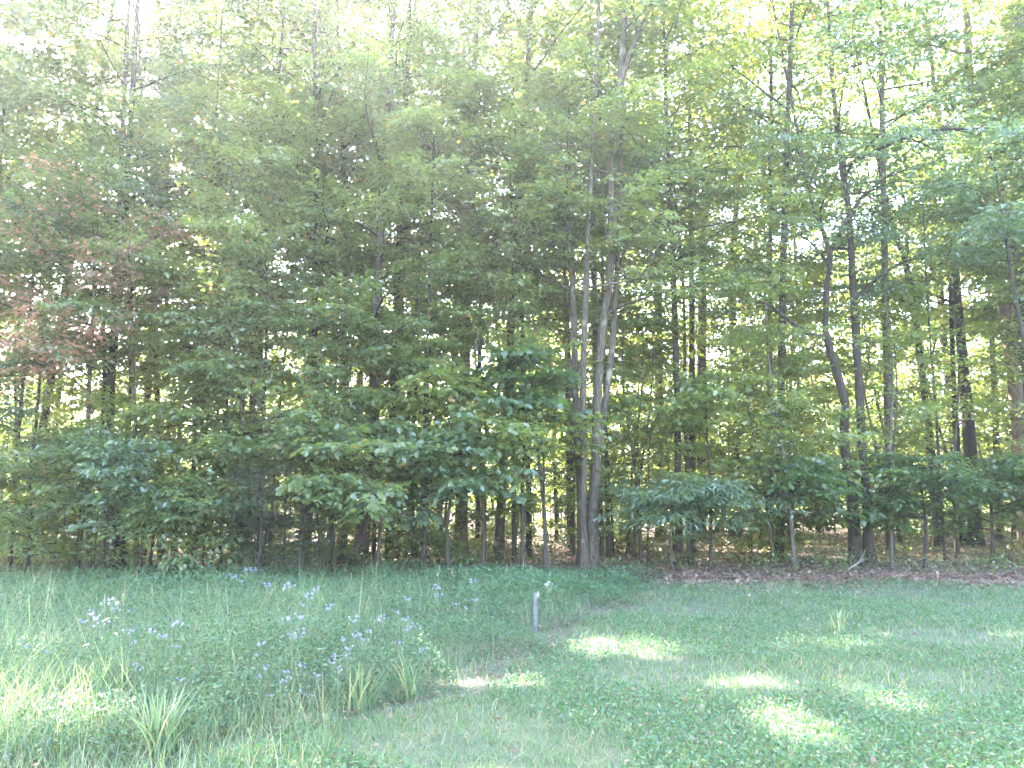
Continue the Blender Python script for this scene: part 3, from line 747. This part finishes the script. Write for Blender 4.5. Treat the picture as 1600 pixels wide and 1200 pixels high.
scatter(protos, 46, 23, 58, .8, 1.25, 1.6, .8)
scatter(fill, 6, 16.0, 20.0, .75, 1.1, 1.2, 1.0, (-12, -.5))
TALL_N = len(TALL)
scatter(saps, 150, 17.5, 44, .75, 1.3, .9, 1.0)
scatter(saps, 80, 17.5, 32, .9, 1.5, .9, .9, (0, 22))
scatter(saps, 34, 14.9, 18.5, .6, 1.05, .55, 1.0, (-11, -.5))
scatter(saps, 14, 15.8, 18.5, .5, .9, .6, 1.0, (0, 11))
TALLSAP = saps[2:]
scatter(TALLSAP, 13, 15.4, 20, .7, 1.1, .9, 1.0, (2.5, 12))
scatter(shrubs, 120, 15.6, 34, .7, 1.4, .5, 1.1)

# where a copied crown stands in the way of a sun patch, its leaves there are missing too
from mathutils import Matrix
def open_gaps(things_):
    for o in things_:
        if o.location.y > 30: continue
        M = np.array(Matrix.LocRotScale(o.location, o.rotation_euler, o.scale))
        for ch in o.children:
            if not ch.name.startswith('crown'): continue
            me = ch.data
            co = np.empty(len(me.vertices) * 3, np.float32); me.vertices.foreach_get('co', co)
            co = co.reshape(-1, 4, 3)
            w = co[:, 0] @ M[:3, :3].T + M[:3, 3]
            keep = sun_gap_mask(w)
            if (~keep).sum() < 110: continue
            v = co[keep].reshape(-1, 3)
            F = TEMPLATE['rhomb'][1]
            FF = (F[None] + (np.arange(keep.sum()) * 4)[:, None, None]).reshape(-1, 3)
            ch.data = mesh_from('crown', v, [FF], me.materials[0])
            N_TRI[0] += len(FF)
open_gaps(TALL[:TALL_N])
# every tall copy near the wood edge gets a label of its own, by its place
MARKS = [(0, 'left of the dark twin trunk'), (175, 'by the dark twin trunk'), (330, 'behind the dark cedar'), (485, 'by the slender dark trunk'), (575, 'by the thick grey trunk'), (650, 'behind the big leaved saplings'),
         (722, 'by the pale double tree'), (822, 'by the thin dark straight tree'), (930, 'behind the clump of four stems'), (1030, 'by the straight smooth grey trunk'), (1096, 'by the high forked trunk'),
         (1200, 'left of the leaning pair'), (1330, 'behind the leaning pair'), (1450, 'right of the leaning pair'), (1580, 'by the sunlit tan trunk'), (1720, 'at the right end of the wood')]
ORD = 'first second third fourth fifth sixth seventh eighth ninth tenth eleventh twelfth thirteenth fourteenth fifteenth sixteenth seventeenth eighteenth nineteenth twentieth'.split()
SHORT = {canopy[0]['group']: 'tall broad crowned tree', canopy[1]['group']: 'tall pale green tree', fill[0]['group']: 'slender mid green tree',
         fill[1]['group']: 'slender lime green tree', fill[2]['group']: 'slender blue green tree'}
for gname, short in SHORT.items():
    L_ = sorted([o for o in TALL[:TALL_N] if o.get('group') == gname], key=lambda o: o.location.x / o.location.y)
    for i, o in enumerate(L_):
        c = 800 + FPX * o.location.x / (o.location.y * CP + .3)
        mk = min(MARKS, key=lambda m: abs(m[0] - c))[1]
        o['label'] = f'{short} {mk}, ' + ('leftmost' if i == 0 else f'{ORD[min(i, 19)]} from the left')
# the far end of the wood: one mass of leaves
lv = Leaves()
n_far = 66000
fx = rng.uniform(-62, 62, n_far); fy = rng.uniform(50, 74, n_far)
fz = rng.random(n_far)**1.6 * (13 + 3 * np.sin(fx * .25) + 2 * np.sin(fx * .7 + 1))
clump = np.sin(fx * 1.1 + fz * .7) * np.sin(fy * .9 + fz * .5) * np.sin(fz * 1.4 + fx * .3)
k = (clump > -.35) | (fz < 4)
fp = np.stack([fx, fy, fz], -1)[k]
fd = rng.normal(0, 1, fp.shape); fn = rng.normal(0, .5, fp.shape) + np.array([0, 0, 1])
o = link('distant_foliage', leaf_mesh('distant_foliage', fp, fd, fn, rng.uniform(.35, .75, len(fp)), 'rhomb', LEAF['lime']), None, 'stuff')
o['label'] = 'mass of lime foliage closing the far end of the wood'

EDGE = np.array([ground(px, py)[:2] for px, py in [(1040, 902), (950, 945), (832, 994), (750, 1042), (690, 1075), (610, 1106), (540, 1120), (430, 1140), (300, 1165), (120, 1190), (-100, 1215)]])
def lawn_pts(n, y0=3.6, y1=15.0, p=1.0):
    # denser near the camera
    t = rng.random(n); y = y0 * (y1 / y0)**t
    x = rng.uniform(-1, 1, n) * (.665 * y + .6)
    return x, y
def weed_depth(x, y):
    """how far (m) a point lies inside the weed patch, along y"""
    ex_ = np.interp(y, EDGE[::-1, 1], EDGE[::-1, 0])
    return ex_ - x
# ------------------------------------------------------------------ leaf litter and undergrowth
def scatter_leaves(name, n, yfun, size, mat, tmpl, zjit, tilt, label, kind='stuff', dens=None):
    y, x = yfun(n)
    p = np.stack([x, y, gz(x, y) + .02 + rng.random(len(x)) * zjit], -1)
    d = rng.normal(0, 1, p.shape); d[:, 2] *= tilt
    nn = rng.normal(0, tilt, p.shape) + np.array([0, 0, 1])
    o = link(name, leaf_mesh(name, p, d, nn, rng.uniform(.6, 1.25, len(x)) * size, tmpl, mat), None, kind)
    o['label'] = label
    N_TRI[0] += len(o.data.polygons)
    return o
def floor_area(n):
    t = rng.random(n)**1.6
    y = 14.3 + 24 * t
    x = rng.uniform(-1, 1, n) * (.66 * y + 1)
    k = y > edge_y(x) - .15 + rng.normal(0, .12, n)
    return y[k], x[k]
scatter_leaves('leaf_litter', 52000, floor_area, .085, M_LITTER, 'rhomb', .05, .45, 'brown fallen leaves covering the floor of the wood')
def strip(n):
    x = rng.uniform(-9.5, 10.5, n); y = edge_y(x) - np.abs(rng.normal(0, .35, n)) * (1 + .8 * (x > 2)) 
    return y, x
scatter_leaves('fallen_leaves', 3800, strip, .075, M_LITTER, 'rhomb', .04, .5, 'dead leaves blown onto the edge of the lawn')
def lawn_drop(n):
    x, y = lawn_pts(n, 3.8, 14.0); k = weed_depth(x, y) < 0; return y[k], x[k]
scatter_leaves('fallen_leaves', 420, lawn_drop, .055, M_LITTER, 'ovate', .05, .6, 'single dead leaves scattered over the lawn')
def worn(n):
    y = rng.uniform(4.6, 12.5, n); x = rng.uniform(-5, 3.5, n); wd = weed_depth(x, y)
    k = (wd > -.45) & (wd < .25); return y[k], x[k]
scatter_leaves('dry_thatch', 26000, worn, .045, M_LITTER, 'narrow', .02, .3, 'dry brown thatch along the edge of the weeds')
def under(n):
    y = 14.9 + 9 * rng.random(n)**1.2; x = rng.uniform(-1, 1, n) * (.66 * y + 1)
    k = np.sin(x * 1.9 + 1) * np.sin(y * 1.6) + .4 * np.sin(x * 4.3) + .25 * (x > 3) > .1
    return y[k], x[k]
scatter_leaves('undergrowth', 26000, under, .07, LEAF['mid'], 'rhomb', .32, .5, 'low green seedlings carpeting parts of the forest floor')

# lawn, weeds, tall grass
def blades(name, x, y, h, w, bend, mat, label, lean=.35, seg3=True):
    n = len(x)
    az = rng.uniform(0, 2 * np.pi, n)
    dirx, diry = np.cos(az), np.sin(az)
    base = np.stack([x, y, gz(x, y) - .005], -1)
    out = np.stack([dirx, diry, np.zeros(n)], -1)
    az2 = az + rng.normal(np.pi / 2, .5, n)
    side = np.stack([np.cos(az2), np.sin(az2), np.zeros(n)], -1)
    l1 = (rng.random(n) * lean)[:, None]; b = (bend * rng.uniform(.3, 1.3, n))[:, None]
    H = h[:, None]
    upv = np.array([0, 0, 1.0])
    def pt(t): return base + upv * (H * (t - .35 * b * t * t)) + out * (H * (l1 * t + b * t * t))
    m, t_ = pt(.5), pt(1.0)
    W = w[:, None] * side * .5
    V = np.stack([base - W, base + W, m - W * .85, m + W * .85, t_], 1).reshape(-1, 3)
    i = np.arange(n)[:, None] * 5
    F4 = i + np.array([[0, 1, 3, 2]]); F3 = i + np.array([[2, 3, 4]])
    o = link(name, mesh_from(name, V, [F3, F4], mat), None, 'stuff')
    o['label'] = label
    N_TRI[0] += 3 * n
    return o
x, y = lawn_pts(138000)
patch = np.sin(x * 1.3 + .5 * y) * np.sin(y * 1.1 - .4 * x) + .5 * np.sin(x * 3.1) * np.sin(y * 2.7)
wd0 = weed_depth(x, y)
bare = (wd0 > -.30 - .12 * np.sin(y * 3)) & (wd0 < .35) & (y < 11.5)
k = (rng.random(len(x)) < np.clip(.85 + .3 * patch, .35, 1) * np.where(bare, .22, 1) * np.where(wd0 > .3, .35, 1)) & (y < edge_y(x) - .2 + .18 * np.sin(x * 4.3) + rng.normal(0, .22, len(x)))
x, y = x[k], y[k]
nearf = np.clip(y / 6, .8, 2.0)
blades('lawn_grass', x, y, rng.uniform(.03, .10, len(x)) * (1 + .5 * (rng.random(len(x)) < .08)), rng.uniform(.0035, .0075, len(x)) * nearf, .5, M_LAWN, 'short mown grass of the lawn', lean=.8)
def clover_area(n):
    x, y = lawn_pts(n)
    f = np.sin(x * 1.1 - 1) * np.sin(y * 1.4 + x * .5) + .5 * np.sin(x * 2.9 + y) + .5 * np.sin(y * 3.3)
    wd0 = weed_depth(x, y)
    k = (f > -.15 - .2 * rng.random(n)) & (y < edge_y(x) - .35) & ((wd0 < -.3 - .1 * np.sin(y * 3)) | (rng.random(n) < .15))
    return y[k], x[k]
scatter_leaves('lawn_clover', 125000, clover_area, .032, M_CLOVER, 'rhomb', .06, .75, 'small round leaved weeds mixed into the lawn')
# weed patch
def weed_top(x, y):
    return (.38 + .08 * np.sin(x * 1.4 + y * .7) + .06 * np.sin(y * 2.6 - x) + .04 * np.sin(x * 5.1 + 1) * np.sin(y * 4.3)) * np.clip((y - 4.2) / 2.2, .3, 1) * np.clip(1.15 - (y - 9) / 11, .5, 1)
n = 260000
x, y = lawn_pts(n, 4.2, 15.0)
wd = weed_depth(x, y) + .25 * np.sin(y * 4) + .15 * np.sin(x * 5)
hump = np.clip(wd / .35, 0, 1)**.6
hmap = weed_top(x, y) * hump
k = (wd > 0) & (rng.random(n) < np.where((wd < 2.2) & (y > 5.4), 1.0, .62)) & (y < edge_y(x) + .1)
xw, yw, hw = x[k], y[k], hmap[k]
p = np.stack([xw, yw, gz(xw, yw) + hw * rng.random(len(xw))**.45 + .01], -1)
d = rng.normal(0, 1, p.shape); d[:, 2] = rng.normal(-.1, .4, len(p)); nn = rng.normal(0, .4, p.shape) + np.array([0, -.2, 1])
o = link('weeds', leaf_mesh('weeds', p, d, nn, rng.uniform(.016, .046, len(p)) * np.clip(p[:, 1] / 9, .9, 1.4), 'rhomb', M_WEED), None, 'stuff'); o['label'] = 'dense leafy weeds growing left of the mown lawn'
N_TRI[0] += len(o.data.polygons)
n = 95000
x, y = lawn_pts(n, 3.6, 15.0)
wd = weed_depth(x, y)
dens = np.where(wd > 0, .30 + .40 * (np.sin(x * 1.7 + y) * np.sin(y * 1.2) > -.1) * (x < 1.0), 0) + .45 * ((x < -1.0 - (y - 4) * .1) & (y < 6.2))
dens = dens * np.where((wd > 0) & (wd < 1.6) & (y > 5.6), .42, 1)
k = (rng.random(n) < dens) & (y < edge_y(x) + .15)
x, y = x[k], y[k]
h = rng.uniform(.16, .52, len(x)) * np.clip(1.15 - (y - 8) / 12, .55, 1) * np.clip(.55 + weed_depth(x, y) * .35, .45, 1.1)
tallk = rng.random(len(x)) < .05; h[tallk] *= 1.8
blades('tall_grass', x, y, h, rng.uniform(.003, .0065, len(x)) * np.clip(y / 8, 1, 1.6), .42, M_TALL, 'tall unmown grass standing among the weeds', lean=.35)
print('triangles so far', N_TRI[0])

# tall grass clumps one can tell apart
def tussock(label, px, py, n, h, spread):
    g = ground(px, py)
    root = thing('grass_tussock', label, 'grass clump', g)
    m = Buf()
    for i in range(n):
        az = rng.uniform(0, 6.28); le = h * rng.uniform(.6, 1.1); out = rng.uniform(.1, .75)
        t = np.linspace(0, 1, 6)
        P = np.stack([np.cos(az) * out * le * t**1.6, np.sin(az) * out * le * t**1.6, le * (t - .28 * out * t**2)], -1) + np.array([rng.normal(0, spread), rng.normal(0, spread), 0])
        w = .006 * (1 - t**2) + .0008
        sd = np.array([-np.sin(az), np.cos(az), 0])
        V = np.concatenate([P - sd * w[:, None], P + sd * w[:, None]])
        m.add(V, None, [[j, j + 1, j + 7, j + 6] for j in range(5)])
    link('blades', m.mesh('blades', M_TALL), root, 'stuff')
for lab, px, py, n, h, s in [('bright arching grass tussock at the bottom left', 245, 1180, 70, .42, .05), ('grass tussock with pale spreading blades below the flowers', 560, 1112, 60, .36, .05),
                             ('tall pale grass clump standing in the left weeds', 165, 1090, 40, .50, .04), ('upright grass clump near the stake side of the weeds', 640, 1095, 26, .40, .03),
                             ('grass clump by the wood edge under the dark cedar', 380, 918, 60, .55, .12), ('grass clump by the wood edge under the thick grey trunk', 590, 915, 60, .42, .14),
                             ('wispy grass tuft alone on the lawn between sun patches', 1310, 985, 30, .28, .04), ('arching grass clump in the middle of the left weeds', 330, 1060, 46, .46, .05)]:
    tussock(lab, px, py, n, h, s)
# single seed stalks
stalks = [(163, 1040, .62), (288, 1085, .60), (332, 1000, .6), (636, 1078, .34), (418, 1010, .6), (560, 960, .55), (90, 1010, .6), (700, 945, .5), (240, 1000, .55), (795, 945, .5), (372, 1120, .45), (60, 1085, .5)]
for i, (px, py, h) in enumerate(stalks):
    g = ground(px, py)
    root = thing('grass_stalk', 'tall grass stalk ending in a pale narrow seed head above the weeds', 'grass stalk', g, 'seed stalks above the weeds', (rng.normal(0, .12), rng.normal(0, .12), rng.uniform(0, 6)))
    b = Buf(); tube(b, smooth_line([[0, 0, 0, .003], [.01, 0, h * .6, .0025], [.03, .01, h, .002]], .1), 4); stem = link('stem', b.mesh('stem', M_STEM), root)
    b = Buf(); tube(b, smooth_line([[.02, .005, h * .8, .003], [.027, .01, h * .92, .009], [.034, .01, h * 1.02, .002]], .03), 6, .15, i); link('seed_head', b.mesh('seed_head', M_SEED), stem)

# lavender mistflowers
def head_mesh():
    m = Buf()
    for i in range(46):
        d = norm(rng.normal(0, 1, 3) + np.array([0, 0, .7]))
        s = norm(np.cross(d, rng.normal(0, 1, 3))) * .0022
        o_ = d * .004
        m.add(np.array([o_ - s, o_ + s, d * rng.uniform(.012, .019)]), [[0, 1, 2]])
    return m.mesh('flower_head', M_PETAL)
def flower_proto(h, nh):
    root = thing('mistflower', 'fluffy lavender mistflower heads standing above the weeds', 'wildflower', (0, 0, 0), 'lavender mistflowers among the weeds')
    st = Buf(); tube(st, smooth_line([[0, 0, 0, .003], [.01, .01, h * .6, .0025], [.0, .0, h, .002]], .1), 4)
    heads = []
    for i in range(nh):
        a = rng.uniform(0, 6.28); r = rng.uniform(.01, .055)
        q = np.array([math.cos(a) * r, math.sin(a) * r, h + rng.uniform(.01, .05)])
        tube(st, smooth_line([[0, 0, h * .85, .002], [q[0] * .6, q[1] * .6, h * .95, .0015], [q[0], q[1], q[2], .0012]], .04), 3)
        heads.append(q)
    stem = link('stem', st.mesh('stem', M_STEM), root)
    lp, ld, ln_, ls = [], [], [], []
    for z in np.linspace(.3, .9, 5):
        for s in (0, 1):
            a = z * 9 + s * math.pi
            lp.append([0, 0, z * h]); ld.append([math.cos(a), math.sin(a), -.1]); ln_.append([0, 0, 1]); ls.append(.05)
    for i in range(len(lp)):
        link('leaf', leaf_mesh('leaf', np.array(lp[i:i + 1]), np.array(ld[i:i + 1]), np.array(ln_[i:i + 1], float), np.array(ls[i:i + 1]), 'ovate', M_WEED), stem)
    for q in heads:
        o = link('flower_head', HEADS[int(rng.integers(len(HEADS)))], stem, loc=q.tolist()); o.rotation_euler = (0, 0, rng.uniform(0, 6)); 
        sc = rng.uniform(.5, .85); o.scale = (sc, sc, sc)
    return root
HEADS = [head_mesh() for _ in range(4)]
fl = [flower_proto(.50, 5), flower_proto(.58, 7), flower_proto(.46, 4), flower_proto(.53, 6)]
spots = [(387, 892), (395, 902), (380, 903), (365, 907), (418, 925), (438, 930), (137, 940), (140, 967), (180, 965), (190, 972), (240, 980), (266, 987), (152, 988), (130, 990), (258, 1003), (265, 1010), (198, 988),
         (460, 948), (475, 942), (505, 945), (490, 955), (520, 955), (470, 965), (450, 990), (440, 1005), (455, 1003), (395, 1010), (405, 1012), (468, 1005), (550, 980), (545, 984), (578, 992), (587, 988), (600, 992), (617, 1003), (630, 982),
         (634, 984), (635, 1005), (628, 960), (640, 943), (668, 945), (678, 942), (720, 936), (742, 934), (728, 950), (748, 932), (527, 1022), (540, 1015), (535, 1030), (525, 1045), (560, 1010), (448, 1052), (447, 1063), (413, 1070), (420, 1075), (435, 1083),
         (398, 1072), (468, 1062), (466, 1070), (490, 1065), (484, 1088), (527, 1068), (530, 1060), (275, 1070), (210, 1050), (215, 1053), (72, 1008), (45, 1012), (16, 1190), (852, 920), (232, 1005), (600, 970), (660, 1010)]
for i, (px, py) in enumerate(spots):
    # the pixel marks the flower head, about .38 m above the ground
    d = ray(px, py); h = .50
    t = (h - CAM_H) / d[2]
    loc = (float(d[0] * t), float(d[1] * t), 0.0)
    hs = (float(weed_top(loc[0], loc[1])) + .16) / .52
    d2 = -CAM_H + .52 * hs; loc = (float(d[0] * d2 / d[2]), float(d[1] * d2 / d[2]), 0.0)
    tilt = (float(rng.normal(0, .08)), float(rng.normal(0, .08)))
    pr = fl[i % 4]
    if i < 4: pr.location = loc; pr.rotation_euler = (0, 0, rng.uniform(0, 6)); pr.scale = (hs, hs, hs)
    else: copy_tree(pr, loc, float(rng.uniform(0, 6)), hs * float(rng.uniform(.95, 1.12)), tilt=tilt)

# survey stake with a rag end of flagging on its top
def stake():
    g = ground(836, 988)
    root = thing('wooden_stake', 'short weathered grey wooden stake with a split top at the weed edge', 'stake', g, rot=(R(1.5), R(1), R(12)))
    M_W = flat_mat('weathered_wood', [(.3, (.055, .05, .05)), (.55, (.098, .092, .095)), (.75, (.13, .122, .12))], .85, island=False, scale=22)
    H = .43
    zs = [-.05, .05, .16, .27, .36, H]
    m = Buf()
    V = []
    for j, z in enumerate(zs):
        w, t_ = .024 - .001 * j, .012
        j1 = rng.normal(0, .0012, 8)
        top = (.0, .012, -.02, .006) if j == len(zs) - 1 else (0, 0, 0, 0)
        for q, (sx, sy) in enumerate(((-1, -1), (1, -1), (1, 1), (-1, 1))):
            V.append((sx * w + j1[q], sy * t_ + j1[q + 4], z + top[q]))
    F = [[4 * j + a, 4 * j + (a + 1) % 4, 4 * j + 4 + (a + 1) % 4, 4 * j + 4 + a] for j in range(len(zs) - 1) for a in range(4)]
    F.append([4 * (len(zs) - 1) + a for a in range(4)])
    m.add(np.array(V), None, F)
    link('post', m.mesh('post', M_W), root)
    # splinter that stands off the top right corner
    m = Buf()
    V = np.array([(.016, -.013, .385), (.030, -.014, .39), (.040, -.010, .425), (.034, -.008, .452), (.020, -.010, .445), (.014, -.012, .42)])
    V2 = V + np.array([0, .012, 0])
    n_ = len(V)
    m.add(np.vstack([V, V2]), [[0, i, i + 1] for i in range(1, n_ - 1)] + [[n_, n_ + i + 1, n_ + i] for i in range(1, n_ - 1)], [[i, (i + 1) % n_, n_ + (i + 1) % n_, n_ + i] for i in range(n_)])
    sp = link('splinter', m.mesh('splinter', M_SEED if False else flat_mat('fresh_split_wood', [(.3, (.22, .18, .16)), (.7, (.34, .29, .26))], .8, island=False, scale=30)), root)
stake()

# bleached dead branches lying at the wood edge
def dead_branch(label, px, py, L, az, seed):
    r2 = np.random.default_rng(seed)
    g = ground(px, py)
    root = thing('dead_branch', label, 'dead branch', g)
    main = limb_line(np.array([0, 0, .03]), az, .5, L, .011, n=8, rise=.35)
    b = Buf(); tube(b, main, 6, .05, seed); link('stem', b.mesh('stem', M_DEAD, True), root)
    for k in range(5):
        q = main[1 + k]
        ln = limb_line(q[:3], az + r2.normal(0, 1.0), r2.uniform(.3, 1.0), L * r2.uniform(.25, .5), .006, n=5, rise=.6)
        b = Buf(); tube(b, ln, 4); link('twig', b.mesh('twig', M_DEAD, True), root)
dead_branch('bleached dead branch with bare twigs sticking up under the dark cedar', 455, 893, 1.3, 2.4, 1)
dead_branch('bare pale forked twig at the foot of the thick grey trunk', 695, 893, .55, 1.2, 2)
dead_branch('pale dead branch lying left of the dark twin trunk', 200, 897, .9, 3.0, 3)
dead_branch('bare twig fallen by the foot of the leaning pair of trunks', 1325, 893, .6, .4, 4)
# added volume: its scattered sunlight stands in for the milky lens flare veil
bm_ = Buf()
bx = np.array([(x, y, z) for z in (-1.2, 31) for x, y in ((-160, -90), (160, -90), (160, 180), (-160, 180))], float)
bm_.add(bx, None, [[0, 3, 2, 1], [4, 5, 6, 7], [0, 1, 5, 4], [1, 2, 6, 5], [2, 3, 7, 6], [3, 0, 4, 7]])
hm, hn, hl = mat_new('veil_haze')
pv = hn.new('ShaderNodeVolumePrincipled')
pv.inputs['Color'].default_value = (.93, .96, 1, 1)
pv.inputs['Density'].default_value = VEIL_HAZE
pv.inputs['Anisotropy'].default_value = 0.72
ho = hn.new('ShaderNodeOutputMaterial'); hl.new(pv.outputs[0], ho.inputs['Volume'])
link('veil_haze', bm_.mesh('veil_haze', hm), None, 'stuff')
for lab, px, py, L, az, sd in [('grey fallen branch lying in the litter right of the four stems', 1020, 884, 1.5, .2, 11), ('fallen branch in the leaf litter at the far right', 1500, 884, 1.8, 2.9, 12),
                               ('dead stick lying in the litter left of the leaning pair', 1230, 886, 1.1, .5, 13), ('dead branch lying behind the dark cedars', 520, 884, 1.4, .1, 14)]:
    g = ground(px, py); root = thing('dead_branch', lab, 'dead branch', g)
    ln = limb_line(np.array([0, 0, .05]), az, .08, L, .022, n=9, rise=.05)
    b = Buf(); tube(b, ln, 7, .06, sd); link('stem', b.mesh('stem', BARK['grey'], True), root)
    for k in range(4):
        b = Buf(); tube(b, limb_line(ln[2 + k, :3], az + rng.normal(0, .9), rng.uniform(.1, .7), L * rng.uniform(.2, .4), .009, n=5, rise=.2), 4); link('twig', b.mesh('twig', BARK['grey'], True), root)
print('triangles', N_TRI[0], 'objects', len(bpy.data.objects))
